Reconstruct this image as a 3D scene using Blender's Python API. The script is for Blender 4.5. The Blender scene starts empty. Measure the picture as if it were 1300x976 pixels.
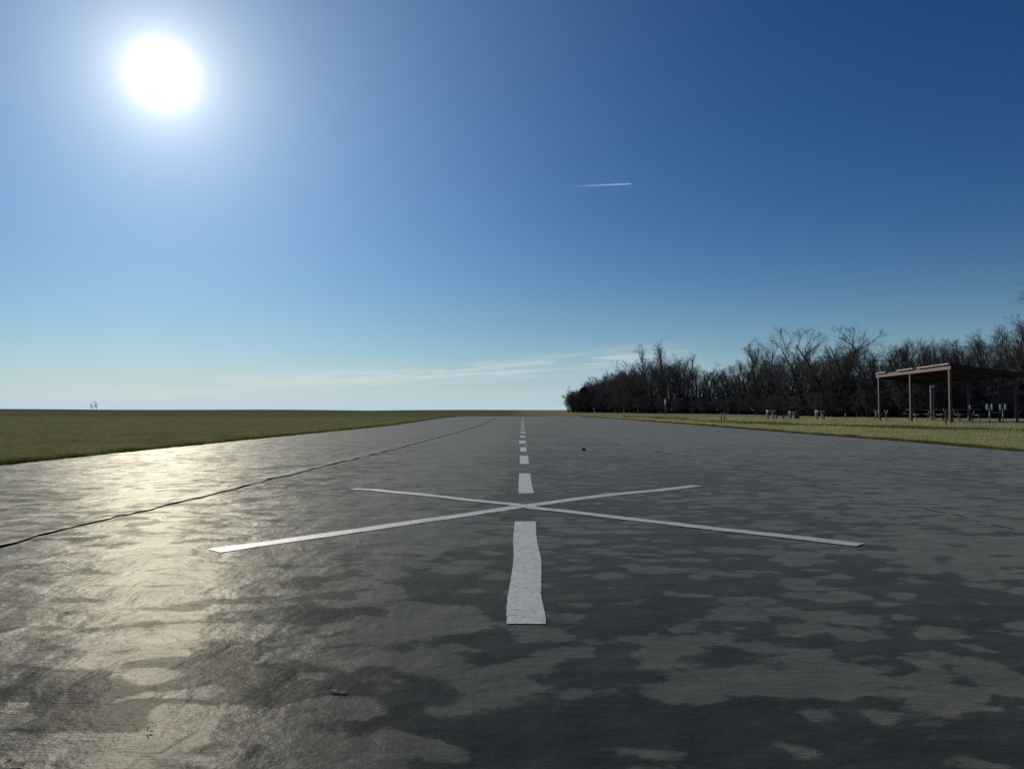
import bpy, math, random
import numpy as np
from mathutils import Vector, noise
from mathutils.bvhtree import BVHTree
R = math.radians
SKY_V = 0.62
RUN_ROUGH, RUN_SPEC, RUN_GRAZE, RUN_WIDE = 0.365, 0.0075, 0.052, 0.155
sc = bpy.context.scene
col = sc.collection
# ------------------------------------------------------------------ camera
EYE = 0.70
F = 980.0                                  # focal length in photo pixels (1300 wide)
PITCH = math.atan(33 / F)
cam = bpy.data.cameras.new('camera'); co = bpy.data.objects.new('camera', cam); col.objects.link(co)
co.location = (0, 0, EYE); co.rotation_euler = (R(90) + PITCH, 0, 0)
cam.sensor_width = 36; cam.lens = F / 1300 * 36; cam.clip_start = 0.05; cam.clip_end = 90000
sc.camera = co
sc.render.resolution_x, sc.render.resolution_y = 1024, 768
# ------------------------------------------------------------------ light
SUN_EL, SUN_AZ = R(21.8), R(-24.7)         # azimuth measured from +Y towards +X
sd = Vector((math.sin(SUN_AZ) * math.cos(SUN_EL), math.cos(SUN_AZ) * math.cos(SUN_EL), math.sin(SUN_EL)))
sl = bpy.data.lights.new('sun', 'SUN'); sl.energy = 3.2; sl.angle = R(0.5); sl.color = (1.0, 0.92, 0.78)
so = bpy.data.objects.new('sun', sl); col.objects.link(so)
so.rotation_euler = (-sd).to_track_quat('-Z', 'Y').to_euler()
sc.view_settings.view_transform = 'Standard'; sc.view_settings.look = 'None'
sc.view_settings.exposure = 0; sc.view_settings.gamma = 1; sc.view_settings.use_curve_mapping = False


class NT:
    def __init__(s, tree): s.t = tree; s.n = tree.nodes; s.l = tree.links
    def node(s, typ, **kw):
        n = s.n.new(typ)
        for k, v in kw.items(): setattr(n, k, v)
        return n
    def put(s, sock, v):
        if hasattr(v, 'is_output') or hasattr(v, 'links'): s.l.new(v, sock)
        elif v is not None: sock.default_value = v
    def math(s, op, a, b=None, c=None, clamp=False):
        n = s.node('ShaderNodeMath', operation=op, use_clamp=clamp)
        s.put(n.inputs[0], a)
        if b is not None: s.put(n.inputs[1], b)
        if c is not None: s.put(n.inputs[2], c)
        return n.outputs[0]
    def vmath(s, op, a, b=None):
        n = s.node('ShaderNodeVectorMath', operation=op)
        s.put(n.inputs[0], a)
        if b is not None: s.put(n.inputs[1], b)
        return n.outputs['Value'] if op in ('DOT_PRODUCT', 'LENGTH', 'DISTANCE') else n.outputs[0]
    def ramp(s, v, lo, hi, a=0.0, b=1.0, smooth=True):
        n = s.node('ShaderNodeMapRange', interpolation_type='SMOOTHSTEP' if smooth else 'LINEAR')
        s.put(n.inputs[0], v); s.put(n.inputs[1], lo); s.put(n.inputs[2], hi); s.put(n.inputs[3], a); s.put(n.inputs[4], b)
        return n.outputs[0]
    def noise(s, vec, scale, detail=3, rough=0.5, dist=0.0):
        n = s.node('ShaderNodeTexNoise'); s.put(n.inputs['Vector'], vec)
        n.inputs['Scale'].default_value = scale; n.inputs['Detail'].default_value = detail
        n.inputs['Roughness'].default_value = rough; n.inputs['Distortion'].default_value = dist
        return n.outputs['Fac']
    def vor(s, vec, scale, feature='F1', smooth=0.5, rnd=1.0):
        n = s.node('ShaderNodeTexVoronoi', feature=feature); s.put(n.inputs['Vector'], vec)
        n.inputs['Scale'].default_value = scale
        if feature == 'SMOOTH_F1': n.inputs['Smoothness'].default_value = smooth
        n.inputs['Randomness'].default_value = rnd
        return n.outputs['Distance']
    def mix(s, f, a, b, blend='MIX'):
        n = s.node('ShaderNodeMix', data_type='RGBA', blend_type=blend)
        s.put(n.inputs[0], f); s.put(n.inputs[6], a); s.put(n.inputs[7], b)
        return n.outputs[2]
    def xyz(s, v):
        n = s.node('ShaderNodeSeparateXYZ'); s.put(n.inputs[0], v); return n.outputs
    def comb(s, x, y, z):
        n = s.node('ShaderNodeCombineXYZ')
        for i, v in enumerate((x, y, z)): s.put(n.inputs[i], v)
        return n.outputs[0]
    def mapping(s, v, scale=(1, 1, 1), loc=(0, 0, 0), rot=(0, 0, 0)):
        n = s.node('ShaderNodeMapping'); s.put(n.inputs[0], v)
        n.inputs['Scale'].default_value = scale; n.inputs['Location'].default_value = loc; n.inputs['Rotation'].default_value = rot
        return n.outputs[0]


def rgb(*c): return (c[0], c[1], c[2], 1.0)

# ------------------------------------------------------------------ world: sky, aureole, thin cirrus
w = bpy.data.worlds.new('World'); sc.world = w; w.use_nodes = True
g = NT(w.node_tree); g.n.clear()
sky = g.node('ShaderNodeTexSky', sky_type='NISHITA', sun_disc=False, sun_elevation=SUN_EL, sun_rotation=SUN_AZ,
             altitude=200, air_density=1.0, dust_density=0.1, ozone_density=3.0)
tc = g.node('ShaderNodeTexCoord')
d = g.vmath('NORMALIZE', tc.outputs['Generated'])
dx, dy, dz = g.xyz(d)[0:3]
# film response of the clear air: each channel bent so that the deep blue overhead and the pale horizon both match
srgb = g.xyz(sky.outputs[0])
def curve(ch, k, p): return g.math('MULTIPLY', g.math('POWER', g.math('MULTIPLY', ch, SKY_V * 0.1), p), k * 10.0)
gmo = g.comb(curve(srgb[0], 0.80, 1.55), curve(srgb[1], 0.84, 1.32), curve(srgb[2], 0.93, 1.18))
c = g.math('MAXIMUM', g.vmath('DOT_PRODUCT', d, tuple(sd)), 0.0)
def lobe(n_, k): return g.math('MULTIPLY', g.math('POWER', c, n_), k)
glow = g.math('ADD', g.math('ADD', lobe(5000, 40.0), lobe(1100, 5.5)), g.math('ADD', lobe(260, 3.0), lobe(75, 1.6))); wide = lobe(13, 2.2)
gl = g.mix(1.0, rgb(1.0, 0.96, 0.84), g.comb(glow, glow, glow), 'MULTIPLY')
base = g.mix(1.0, g.mix(1.0, gmo, gl, 'ADD'), g.mix(1.0, rgb(0.62, 0.90, 1.15), g.comb(wide, wide, wide), 'MULTIPLY'), 'ADD')
# pale air near the horizon
hz = g.math('POWER', g.math('SUBTRACT', 1.0, g.math('MAXIMUM', dz, 0.0)), 17.0)
base = g.mix(g.math('MULTIPLY', hz, 0.93), base, rgb(4.6, 6.2, 7.35))
# cirrus: long low streaks
az = g.math('ARCTAN2', dx, dy); el = g.math('ARCSINE', dz)
line = g.math('SUBTRACT', el, g.math('MULTIPLY_ADD', az, 0.070, 0.0545))
st = g.comb(g.math('MULTIPLY', az, 7.0), g.math('MULTIPLY', line, 120.0), 6.4)
n1 = g.noise(st, 1.0, 5, 0.6, 0.6)
band = g.math('POWER', 2.718, g.math('MULTIPLY', g.math('MULTIPLY', line, line), -1 / (0.0125 ** 2)))
cl = g.math('MULTIPLY', g.ramp(n1, 0.36, 0.62), band)
st2 = g.comb(g.math('MULTIPLY', az, 3.0), g.math('MULTIPLY', el, 40.0), 9.1)
wisps = g.math('MULTIPLY', g.ramp(g.noise(st2, 1.0, 5, 0.6, 0.4), 0.5, 0.8), g.ramp(el, 0.13, 0.02))
clouds = g.math('ADD', g.math('MULTIPLY', g.math('MULTIPLY', cl, 0.70), g.math('MULTIPLY', g.ramp(az, 0.12, 0.26, 1.0, 0.0), g.ramp(az, -0.62, -0.30))), g.math('MULTIPLY', wisps, 0.14), clamp=True)
base = g.mix(clouds, base, rgb(6.4, 7.0, 7.1))
bg = g.node('ShaderNodeBackground'); g.l.new(base, bg.inputs[0]); bg.inputs[1].default_value = 0.10
out = g.node('ShaderNodeOutputWorld'); g.l.new(bg.outputs[0], out.inputs[0])

# ------------------------------------------------------------------ helpers
rng = random.Random(7); nr = np.random.default_rng(11)
def new_mat(name):
    m = bpy.data.materials.new(name); m.use_nodes = True
    t = NT(m.node_tree); b = t.n['Principled BSDF']
    pos = t.node('ShaderNodeNewGeometry').outputs['Position']
    return m, t, b, pos
def simple_mat(name, c1, c2, rough=0.7, scale=6.0, metal=0.0, bump=0.0, spec=0.5):
    m, t, b, pos = new_mat(name)
    pos = t.node('ShaderNodeTexCoord').outputs['Object']
    f = t.noise(pos, scale, 4, 0.6)
    t.put(b.inputs['Base Color'], t.mix(t.ramp(f, 0.3, 0.7), rgb(*c1), rgb(*c2)))
    b.inputs['Roughness'].default_value = rough; b.inputs['Metallic'].default_value = metal
    b.inputs['Specular IOR Level'].default_value = spec
    if bump:
        bn = t.node('ShaderNodeBump'); bn.inputs['Strength'].default_value = bump; bn.inputs['Distance'].default_value = 0.02
        t.put(bn.inputs['Height'], t.noise(pos, scale * 4, 3)); t.put(b.inputs['Normal'], bn.outputs[0])
    return m
def P(u, v, z=0.0):
    """point of the photograph back on the level z"""
    a = (u - 650) / F; b = (488 - v) / F
    D = Vector((a, math.cos(PITCH) - b * math.sin(PITCH), math.sin(PITCH) + b * math.cos(PITCH)))
    t = (z - EYE) / D.z
    return D.x * t, D.y * t
def U(u, y): return (u - 650) / F * y              # x of a photo column at depth y
def Z(v, y): return EYE + (521 - v) / F * y        # height of a photo row at depth y
def tag(o, label=None, cat=None, group=None, kind=None):
    if label: o['label'] = label
    if cat: o['category'] = cat
    if group: o['group'] = group
    if kind: o['kind'] = kind
    return o
def empty(name, loc=(0, 0, 0), rz=0.0):
    o = bpy.data.objects.new(name, None); col.objects.link(o); o.location = loc; o.rotation_euler = (0, 0, rz)
    o.empty_display_size = 0.2
    return o
def link(name, me, parent=None, loc=(0, 0, 0)):
    o = bpy.data.objects.new(name, me); col.objects.link(o); o.parent = parent; o.location = loc
    return o
def mesh_np(name, V, Fc, mat, smooth=False):
    """mesh from arrays: V (n,3); Fc (m,k) all the same k"""
    me = bpy.data.meshes.new(name); V = np.asarray(V, np.float32); Fc = np.asarray(Fc, np.int32)
    me.vertices.add(len(V)); me.vertices.foreach_set('co', V.ravel())
    m, k = Fc.shape
    me.loops.add(m * k); me.loops.foreach_set('vertex_index', Fc.ravel())
    me.polygons.add(m); me.polygons.foreach_set('loop_start', np.arange(0, m * k, k, dtype=np.int32))
    me.polygons.foreach_set('loop_total', np.full(m, k, np.int32))
    me.polygons.foreach_set('use_smooth', np.full(m, smooth, bool))
    me.update(calc_edges=True); me.validate()
    if mat: me.materials.append(mat)
    return me
class MB:
    def __init__(s): s.v = []; s.f = []
    def box(s, c, size, rz=0.0, rx=0.0, ry=0.0, bev=0.0):
        from mathutils import Euler
        e = Euler((rx, ry, rz)).to_matrix(); b0 = len(s.v); hx, hy, hz_ = (q / 2 for q in size)
        if bev <= 0:
            for dz_ in (-hz_, hz_):
                for (ax, ay) in ((-hx, -hy), (hx, -hy), (hx, hy), (-hx, hy)):
                    s.v.append(Vector(c) + e @ Vector((ax, ay, dz_)))
            s.f += [tuple(b0 + i for i in q) for q in ((3, 2, 1, 0), (4, 5, 6, 7), (0, 1, 5, 4), (1, 2, 6, 5), (2, 3, 7, 6), (3, 0, 4, 7))]
        else:
            k = bev; rings = []
            for (z_, ins) in ((-hz_, k), (-hz_ + k, 0), (hz_ - k, 0), (hz_, k)):
                r = []
                x1, y1 = hx - ins, hy - ins
                for (ax, ay) in ((-x1 + k, -y1), (x1 - k, -y1), (x1, -y1 + k), (x1, y1 - k), (x1 - k, y1), (-x1 + k, y1), (-x1, y1 - k), (-x1, -y1 + k)):
                    r.append(len(s.v)); s.v.append(Vector(c) + e @ Vector((ax, ay, z_)))
                rings.append(r)
            for a, b in zip(rings, rings[1:]):
                for i in range(8): s.f.append((a[i], a[(i + 1) % 8], b[(i + 1) % 8], b[i]))
            s.f.append(tuple(reversed(rings[0]))); s.f.append(tuple(rings[-1]))
        return s
    def beam(s, a, b, w_, h_):
        a = Vector(a); b = Vector(b); D = b - a; L = D.length
        q = D.to_track_quat('Y', 'Z').to_matrix(); b0 = len(s.v)
        for y_ in (0, L):
            for (ax, az_) in ((-w_ / 2, -h_ / 2), (w_ / 2, -h_ / 2), (w_ / 2, h_ / 2), (-w_ / 2, h_ / 2)):
                s.v.append(a + q @ Vector((ax, y_, az_)))
        s.f += [tuple(b0 + i for i in q_) for q_ in ((0, 1, 2, 3), (7, 6, 5, 4), (1, 0, 4, 5), (2, 1, 5, 6), (3, 2, 6, 7), (0, 3, 7, 4))]
        return s
    def tube(s, pts, rad, k=8, cap=True):
        pts = [Vector(p) for p in pts]; rings = []
        for i, p in enumerate(pts):
            D = (pts[min(i + 1, len(pts) - 1)] - pts[max(i - 1, 0)]).normalized()
            q = D.to_track_quat('Z', 'Y').to_matrix(); r = rad[i] if isinstance(rad, (list, tuple)) else rad
            ring = []
            for j in range(k):
                a = 2 * math.pi * j / k; ring.append(len(s.v)); s.v.append(p + q @ Vector((r * math.cos(a), r * math.sin(a), 0)))
            rings.append(ring)
        for a, b in zip(rings, rings[1:]):
            for j in range(k): s.f.append((a[j], a[(j + 1) % k], b[(j + 1) % k], b[j]))
        if cap: s.f.append(tuple(reversed(rings[0]))); s.f.append(tuple(rings[-1]))
        return s
    def build(s, name, mat, parent=None, smooth=False):
        me = bpy.data.meshes.new(name); me.from_pydata([tuple(v) for v in s.v], [], s.f); me.materials.append(mat)
        if smooth:
            for p in me.polygons: p.use_smooth = True
        me.update(); return link(name, me, parent)

# ------------------------------------------------------------------ ground
def smooth(a, b, x):
    t = min(1, max(0, (x - a) / (b - a))); return t * t * (3 - 2 * t)
def relief(x, y):
    r = math.hypot(x, y)
    z = 0.035 * noise.noise((x * 0.06, y * 0.06, 1.3)) * smooth(8, 30, r)
    if r > 110: z += (0.55 * noise.noise((x * 0.006, y * 0.006, 4.2)) + 0.12) * smooth(110, 330, r)
    for (hx_, hy_, hr, hh_) in ((-270, 360, 95, 1.35), (-130, 420, 60, 1.0), (40, 400, 80, 0.8), (-30, 330, 50, 0.55)):
        q = ((x - hx_) ** 2 + (y - hy_) ** 2) / hr ** 2
        if q < 9: z += hh_ * math.exp(-q)
    if r > 900: z += 3.0 * (noise.noise((x * 0.0011, y * 0.0011, 9.2)) - 0.6) * smooth(900, 2500, r)
    return z
def wrinkle(x, y):
    """ruffles of the runway fabric"""
    r = math.hypot(x, y); f = 1 - smooth(22, 60, r)
    if f <= 0 or r < 0.6: return 0.0
    m = 0.35 + 0.65 * smooth(0.5, -2.5, x)
    a = noise.noise((x * 1.7, y * 2.0, 0.3)); b = noise.noise((x * 4.2, y * 5.0, 5.3))
    rdg = 1 - abs(noise.noise((x * 0.9 + 0.4 * y, y * 1.9 - 0.2 * x, 2.2))) * 3.0
    return f * m * (0.0058 * a + 0.0024 * b + 0.0045 * max(0, rdg) ** 2)
# ground sheet: polar grid to the horizon
ang = np.radians(np.concatenate([np.arange(-62, 62, 0.35), np.arange(62, 298, 4.0)]))
rad = [0.4]
while rad[-1] < 9000: rad.append(rad[-1] * 1.032)
V = [(0, 0, -0.03)]; nA = len(ang)
for r in rad:
    for a in ang:
        x, y = r * math.sin(a), r * math.cos(a); V.append((x, y, relief(x, y) - 0.030))
Fq = []
for i in range(len(rad) - 1):
    for j in range(nA):
        k = (j + 1) % nA; Fq.append((1 + i * nA + j, 1 + (i + 1) * nA + j, 1 + (i + 1) * nA + k, 1 + i * nA + k))
me = mesh_np('ground', V, np.array(Fq)[:, ::-1], None, True)
# lawn and field material
mg, t, b, pos = new_mat('lawn')
X_, Y_, _z = t.xyz(pos)[0:3]
n_big = t.noise(pos, 0.05, 4, 0.55); n_mid = t.noise(t.mapping(pos, (1, 0.35, 1)), 0.7, 4, 0.6); n_fine = t.noise(pos, 22.0, 3, 0.7)
left = rgb(0.165, 0.168, 0.095); leftb = rgb(0.220, 0.214, 0.125)
rgt = rgb(0.275, 0.285, 0.160); rgtb = rgb(0.350, 0.335, 0.205)
cL = t.mix(t.ramp(n_mid, 0.35, 0.7), left, leftb); cR = t.mix(t.ramp(n_mid, 0.35, 0.7), rgt, rgtb)
side = t.ramp(X_, -2.0, 6.0)
colr = t.mix(side, cL, cR)
tan = t.ramp(t.math('MULTIPLY_ADD', n_big, 40.0, Y_), 105, 150)          # dry uncut grass beyond the strip
tan = t.math('MULTIPLY', tan, t.ramp(X_, 4.0, 16.0))
colr = t.mix(tan, colr, rgb(0.36, 0.315, 0.20))
colr = t.mix(t.math('MULTIPLY', t.ramp(n_big, 0.45, 0.7), 0.35), colr, rgb(0.20, 0.19, 0.115))
t.put(b.inputs['Base Color'], t.mix(t.ramp(n_fine, 0.3, 0.75), t.mix(0.35, colr, rgb(0.03, 0.035, 0.012)), colr))
b.inputs['Roughness'].default_value = 1.0; b.inputs['Specular IOR Level'].default_value = 0.0
bn = t.node('ShaderNodeBump'); bn.inputs['Strength'].default_value = 0.9; bn.inputs['Distance'].default_value = 0.05
t.put(bn.inputs['Height'], t.noise(pos, 9.0, 4, 0.7)); t.put(b.inputs['Normal'], bn.outputs[0])
me.materials.append(mg)
tag(link('ground', me), kind='structure')

# ------------------------------------------------------------------ runway
Lp = [P(0, 590), P(140, 575.5), P(280, 561.5), P(400, 549.5), P(500, 539.5), P(565, 530)]
Rp = [P(1300, 573), P(1150, 560), P(1000, 549), P(860, 537.5), P(790, 532), P(738, 528.6)]
Yend = 93.0
def edge(pts, y, s):
    xs = [p[1] for p in pts]; v = float(np.interp(y, xs, [p[0] for p in pts]))
    return v + s * (0.035 * noise.noise((y * 1.3, s, 0)) + 0.02 * noise.noise((y * 5.0, s, 3)))
ys = [-14, -11, -8, -6, -4.5, -3.2, -2.2, -1.4, -0.7, -0.2, 0.3, 0.7]
y = 0.95
while y < Yend: ys.append(y); y *= 1.0085 if y < 16 else 1.015
ys.append(Yend)
NC = 236
V = []
for y in ys:
    xl, xr = edge(Lp, y, -1), edge(Rp, y, 1)
    if y > 70:  # rounded far corners
        q = smooth(70, Yend, y) ** 3 * 1.2; xl += q; xr -= q
    for j in range(NC + 1):
        x = xl + (xr - xl) * j / NC; yy = y + (0.05 * noise.noise((x * 1.2, 7, 0)) if y == Yend else 0)
        e = min(j, NC - j)
        V.append((x, yy, relief(x, y) + wrinkle(x, y) + (0 if e else -0.035)))
Fq = [(i * (NC + 1) + j, i * (NC + 1) + j + 1, (i + 1) * (NC + 1) + j + 1, (i + 1) * (NC + 1) + j) for i in range(len(ys) - 1) for j in range(NC)]
mr, t, b, pos = new_mat('runway_fabric')
X_, Y_, _z = t.xyz(pos)[0:3]
warp = t.node('ShaderNodeTexNoise'); t.put(warp.inputs['Vector'], pos); warp.inputs['Scale'].default_value = 4.0; warp.inputs['Detail'].default_value = 3
wv = t.vmath('SCALE', t.vmath('SUBTRACT', warp.outputs['Color'], (0.5, 0.5, 0.5))); t.n[-1].inputs['Scale'].default_value = 0.22
pw = t.vmath('ADD', pos, wv)
cells = t.vor(t.mapping(pw, (0.8, 1.15, 1)), 6.0, 'SMOOTH_F1', 0.35)
cells2 = t.vor(t.mapping(pw, loc=(3.3, 8.1, 0)), 8.5, 'SMOOTH_F1', 0.4)
big = t.noise(t.mapping(pos, (1, 0.8, 1), (4.0, 2.5, 0)), 0.75, 4, 0.6)
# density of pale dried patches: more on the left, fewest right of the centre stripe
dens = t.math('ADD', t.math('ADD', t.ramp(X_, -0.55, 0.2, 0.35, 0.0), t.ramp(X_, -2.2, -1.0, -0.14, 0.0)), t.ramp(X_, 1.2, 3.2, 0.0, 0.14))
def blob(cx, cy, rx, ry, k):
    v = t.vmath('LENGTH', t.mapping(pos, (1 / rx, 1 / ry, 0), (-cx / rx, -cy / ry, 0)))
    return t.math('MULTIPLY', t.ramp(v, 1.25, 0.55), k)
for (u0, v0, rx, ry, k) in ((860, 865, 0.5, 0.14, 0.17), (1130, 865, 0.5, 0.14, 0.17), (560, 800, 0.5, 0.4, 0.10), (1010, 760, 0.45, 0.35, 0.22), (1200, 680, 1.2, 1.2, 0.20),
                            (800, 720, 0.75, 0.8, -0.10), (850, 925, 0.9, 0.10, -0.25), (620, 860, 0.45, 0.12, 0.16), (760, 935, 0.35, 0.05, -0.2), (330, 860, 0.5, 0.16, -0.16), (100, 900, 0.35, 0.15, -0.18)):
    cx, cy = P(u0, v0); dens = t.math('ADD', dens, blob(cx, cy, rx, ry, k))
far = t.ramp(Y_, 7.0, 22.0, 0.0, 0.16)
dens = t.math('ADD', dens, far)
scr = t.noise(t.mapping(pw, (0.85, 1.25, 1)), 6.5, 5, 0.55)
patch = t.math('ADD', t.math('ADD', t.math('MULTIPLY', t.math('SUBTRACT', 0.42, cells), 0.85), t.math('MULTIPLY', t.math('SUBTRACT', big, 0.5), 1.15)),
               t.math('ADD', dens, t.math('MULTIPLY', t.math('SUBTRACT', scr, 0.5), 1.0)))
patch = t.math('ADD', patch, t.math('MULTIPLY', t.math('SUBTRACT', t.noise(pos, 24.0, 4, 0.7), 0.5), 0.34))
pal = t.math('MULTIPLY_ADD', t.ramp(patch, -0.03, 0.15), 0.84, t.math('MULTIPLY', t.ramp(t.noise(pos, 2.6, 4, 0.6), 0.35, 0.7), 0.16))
fade = t.ramp(Y_, 9.0, 45.0, 1.0, 0.25)
grain = t.noise(t.mapping(pos, (6, 160, 1)), 1.0, 3, 0.6)
weave = t.node('ShaderNodeTexWave', wave_type='BANDS', bands_direction='Y'); t.put(weave.inputs['Vector'], pos)
weave.inputs['Scale'].default_value = 22.0; weave.inputs['Distortion'].default_value = 1.2; weave.inputs['Detail'].default_value = 2
mott = t.noise(pos, 9.0, 5, 0.65)
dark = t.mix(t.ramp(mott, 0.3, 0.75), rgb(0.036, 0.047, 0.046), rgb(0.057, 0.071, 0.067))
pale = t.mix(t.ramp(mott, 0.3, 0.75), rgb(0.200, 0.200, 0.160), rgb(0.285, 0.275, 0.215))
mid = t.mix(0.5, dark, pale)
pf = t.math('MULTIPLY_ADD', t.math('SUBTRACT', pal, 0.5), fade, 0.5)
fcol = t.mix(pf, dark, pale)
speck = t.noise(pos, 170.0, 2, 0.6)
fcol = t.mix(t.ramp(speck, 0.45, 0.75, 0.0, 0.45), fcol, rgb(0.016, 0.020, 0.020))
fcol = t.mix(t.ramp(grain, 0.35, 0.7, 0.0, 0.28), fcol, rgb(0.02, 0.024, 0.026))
# faint round skid ring beside the nearest stripe
cx, cy = P(775, 779)
rr = t.vmath('LENGTH', t.mapping(pos, (1 / 0.19, 1 / 0.19, 0), (-cx / 0.19, -cy / 0.19, 0)))
ring = t.math('POWER', 2.718, t.math('MULTIPLY', t.math('POWER', t.math('SUBTRACT', rr, 1.0), 2.0), -28.0))
fcol = t.mix(t.math('MULTIPLY', ring, 0.45), fcol, rgb(0.012, 0.015, 0.017))
hgt = t.math('ADD', t.math('MULTIPLY', t.noise(t.mapping(pos, (1, 1.3, 1)), 3.2, 6, 0.60), 0.019), t.math('MULTIPLY', t.noise(pos, 70.0, 3, 0.7), 0.0008))
hgt = t.math('ADD', hgt, t.math('MULTIPLY', t.math('MULTIPLY', weave.outputs['Fac'], t.ramp(Y_, 2.0, 5.0, 1.0, 0.0)), 0.00012))
hgt = t.math('ADD', hgt, t.math('MULTIPLY', grain, 0.0007))
rip = t.noise(t.mapping(pw, (5.5, 1.5, 1), rot=(0, 0, R(24))), 1.0, 3, 0.5)
hgt = t.math('ADD', hgt, t.math('MULTIPLY', rip, t.ramp(X_, 0.3, -1.2, 0.002, 0.016)))
bn = t.node('ShaderNodeBump'); bn.inputs['Strength'].default_value = 0.8; bn.inputs['Distance'].default_value = 1.0
t.put(bn.inputs['Height'], hgt)
df = t.node('ShaderNodeBsdfDiffuse'); gls = t.node('ShaderNodeBsdfGlossy', distribution='GGX'); mx = t.node('ShaderNodeMixShader')
t.put(df.inputs['Color'], fcol); df.inputs['Roughness'].default_value = 0.6
t.put(gls.inputs['Color'], rgb(1.0, 0.96, 0.84)); t.put(gls.inputs['Roughness'], t.math('MULTIPLY_ADD', mott, 0.10, RUN_ROUGH))
t.put(df.inputs['Normal'], bn.outputs[0]); t.put(gls.inputs['Normal'], bn.outputs[0])
lw = t.node('ShaderNodeLayerWeight'); lw.inputs[0].default_value = 0.5
graze = t.math('POWER', lw.outputs['Facing'], 5.0)
shn = t.math('MULTIPLY', t.math('MULTIPLY_ADD', graze, RUN_GRAZE, RUN_SPEC), t.math('MULTIPLY_ADD', pf, 0.75, 0.55))
t.put(mx.inputs[0], shn); t.l.new(df.outputs[0], mx.inputs[1]); t.l.new(gls.outputs[0], mx.inputs[2])
g2 = t.node('ShaderNodeBsdfGlossy', distribution='GGX'); mx2 = t.node('ShaderNodeMixShader')
t.put(g2.inputs['Color'], rgb(0.95, 1.0, 0.96)); g2.inputs['Roughness'].default_value = 0.85; t.put(g2.inputs['Normal'], bn.outputs[0])
t.put(mx2.inputs[0], t.math('MULTIPLY', t.math('POWER', lw.outputs['Facing'], 4.0), RUN_WIDE))
t.l.new(mx.outputs[0], mx2.inputs[1]); t.l.new(g2.outputs[0], mx2.inputs[2])
t.l.new(mx2.outputs[0], t.n['Material Output'].inputs[0]); t.n.remove(b)
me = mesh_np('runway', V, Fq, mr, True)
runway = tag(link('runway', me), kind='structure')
bvh = BVHTree.FromPolygons([tuple(v) for v in V], Fq)
def zr(x, y, lift=0.004):
    h = bvh.ray_cast(Vector((x, y, 5)), Vector((0, 0, -1)))
    return (h[0].z if h[0] else relief(x, y)) + lift

# painted markings
mw, t, b, pos = new_mat('white_marking_paint')
nz = t.noise(pos, 14.0, 5, 0.65); sm = t.noise(t.mapping(pos, (3, 60, 1)), 1.0, 3, 0.6)
pc = t.mix(t.ramp(nz, 0.35, 0.75), rgb(0.54, 0.56, 0.54), rgb(0.70, 0.71, 0.68))
pc = t.mix(t.ramp(sm, 0.5, 0.8, 0.0, 0.35), pc, rgb(0.36, 0.38, 0.37))
pc = t.mix(t.ramp(t.noise(pos, 3.5, 4, 0.6), 0.5, 0.75, 0.0, 0.35), pc, rgb(0.33, 0.34, 0.31))
pc = t.mix(t.ramp(t.noise(pos, 45, 5, 0.75), 0.54, 0.62, 0.0, 0.75), pc, rgb(0.15, 0.16, 0.16))
pc = t.mix(t.math('MULTIPLY', t.ramp(t.xyz(pos)[0], -1.10, -1.50), t.ramp(t.noise(pos, 8.0, 4, 0.6), 0.25, 0.6)), pc, rgb(0.13, 0.13, 0.11))  # left arm's end darkened in the colour to imitate melting into the glare
t.put(b.inputs['Base Color'], pc); b.inputs['Roughness'].default_value = 0.55; b.inputs['Specular IOR Level'].default_value = 0.22
bn = t.node('ShaderNodeBump'); bn.inputs['Strength'].default_value = 0.6; bn.inputs['Distance'].default_value = 1.0
t.put(bn.inputs['Height'], t.math('MULTIPLY', t.noise(pos, 9.0, 4), 0.006)); t.put(b.inputs['Normal'], bn.outputs[0])
mworn = simple_mat('worn_marking_paint', (0.17, 0.19, 0.19), (0.34, 0.36, 0.35), 0.8, 9.0)
def strip(name, Lw, Rw, mat, lift=0.0028, nx=4, parent=runway):
    """ribbon between two world polylines of equal length"""
    V = []; n = len(Lw)
    for qi, (a, b_) in enumerate(zip(Lw, Rw)):
        if mat is mw:
            e1 = 0.004 * noise.noise((a[1] * 30, a[0] * 30, 1)); e2 = 0.004 * noise.noise((b_[1] * 30, b_[0] * 30, 5)); a = (a[0] + e1, a[1] + e1); b_ = (b_[0] + e2, b_[1] + e2)
        for j in range(nx + 1):
            x = a[0] + (b_[0] - a[0]) * j / nx; y = a[1] + (b_[1] - a[1]) * j / nx; V.append((x, y, zr(x, y, lift)))
    Fq = [(i * (nx + 1) + j, i * (nx + 1) + j + 1, (i + 1) * (nx + 1) + j + 1, (i + 1) * (nx + 1) + j) for i in range(n - 1) for j in range(nx)]
    return link(name, mesh_np(name, V, Fq, mat, True), parent)
def resample(pts, step):
    out_ = []
    for a, b_ in zip(pts, pts[1:]):
        L = math.dist(a, b_); k = max(1, int(L / step))
        out_ += [(a[0] + (b_[0] - a[0]) * i / k, a[1] + (b_[1] - a[1]) * i / k) for i in range(k)]
    return out_ + [pts[-1]]
def two(pl, pr, step):
    """resample two edges given as (u_left,u_right,v) rows"""
    Lw, Rw = [], []
    for (a, b_, v), (a2, b2, v2) in zip(pl, pl[1:]):
        y1 = P(650, v)[1]; y2 = P(650, v2)[1]; k = max(1, int(abs(y2 - y1) / step))
        for i in range(k):
            f = i / k; y = y1 + (y2 - y1) * f
            Lw.append((U(a, y1) * (1 - f) + U(a2, y2) * f, y)); Rw.append((U(b_, y1) * (1 - f) + U(b2, y2) * f, y))
    a, b_, v = pl[-1]; y = P(650, v)[1]; Lw.append((U(a, y), y)); Rw.append((U(b_, y), y))
    return Lw, Rw
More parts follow.
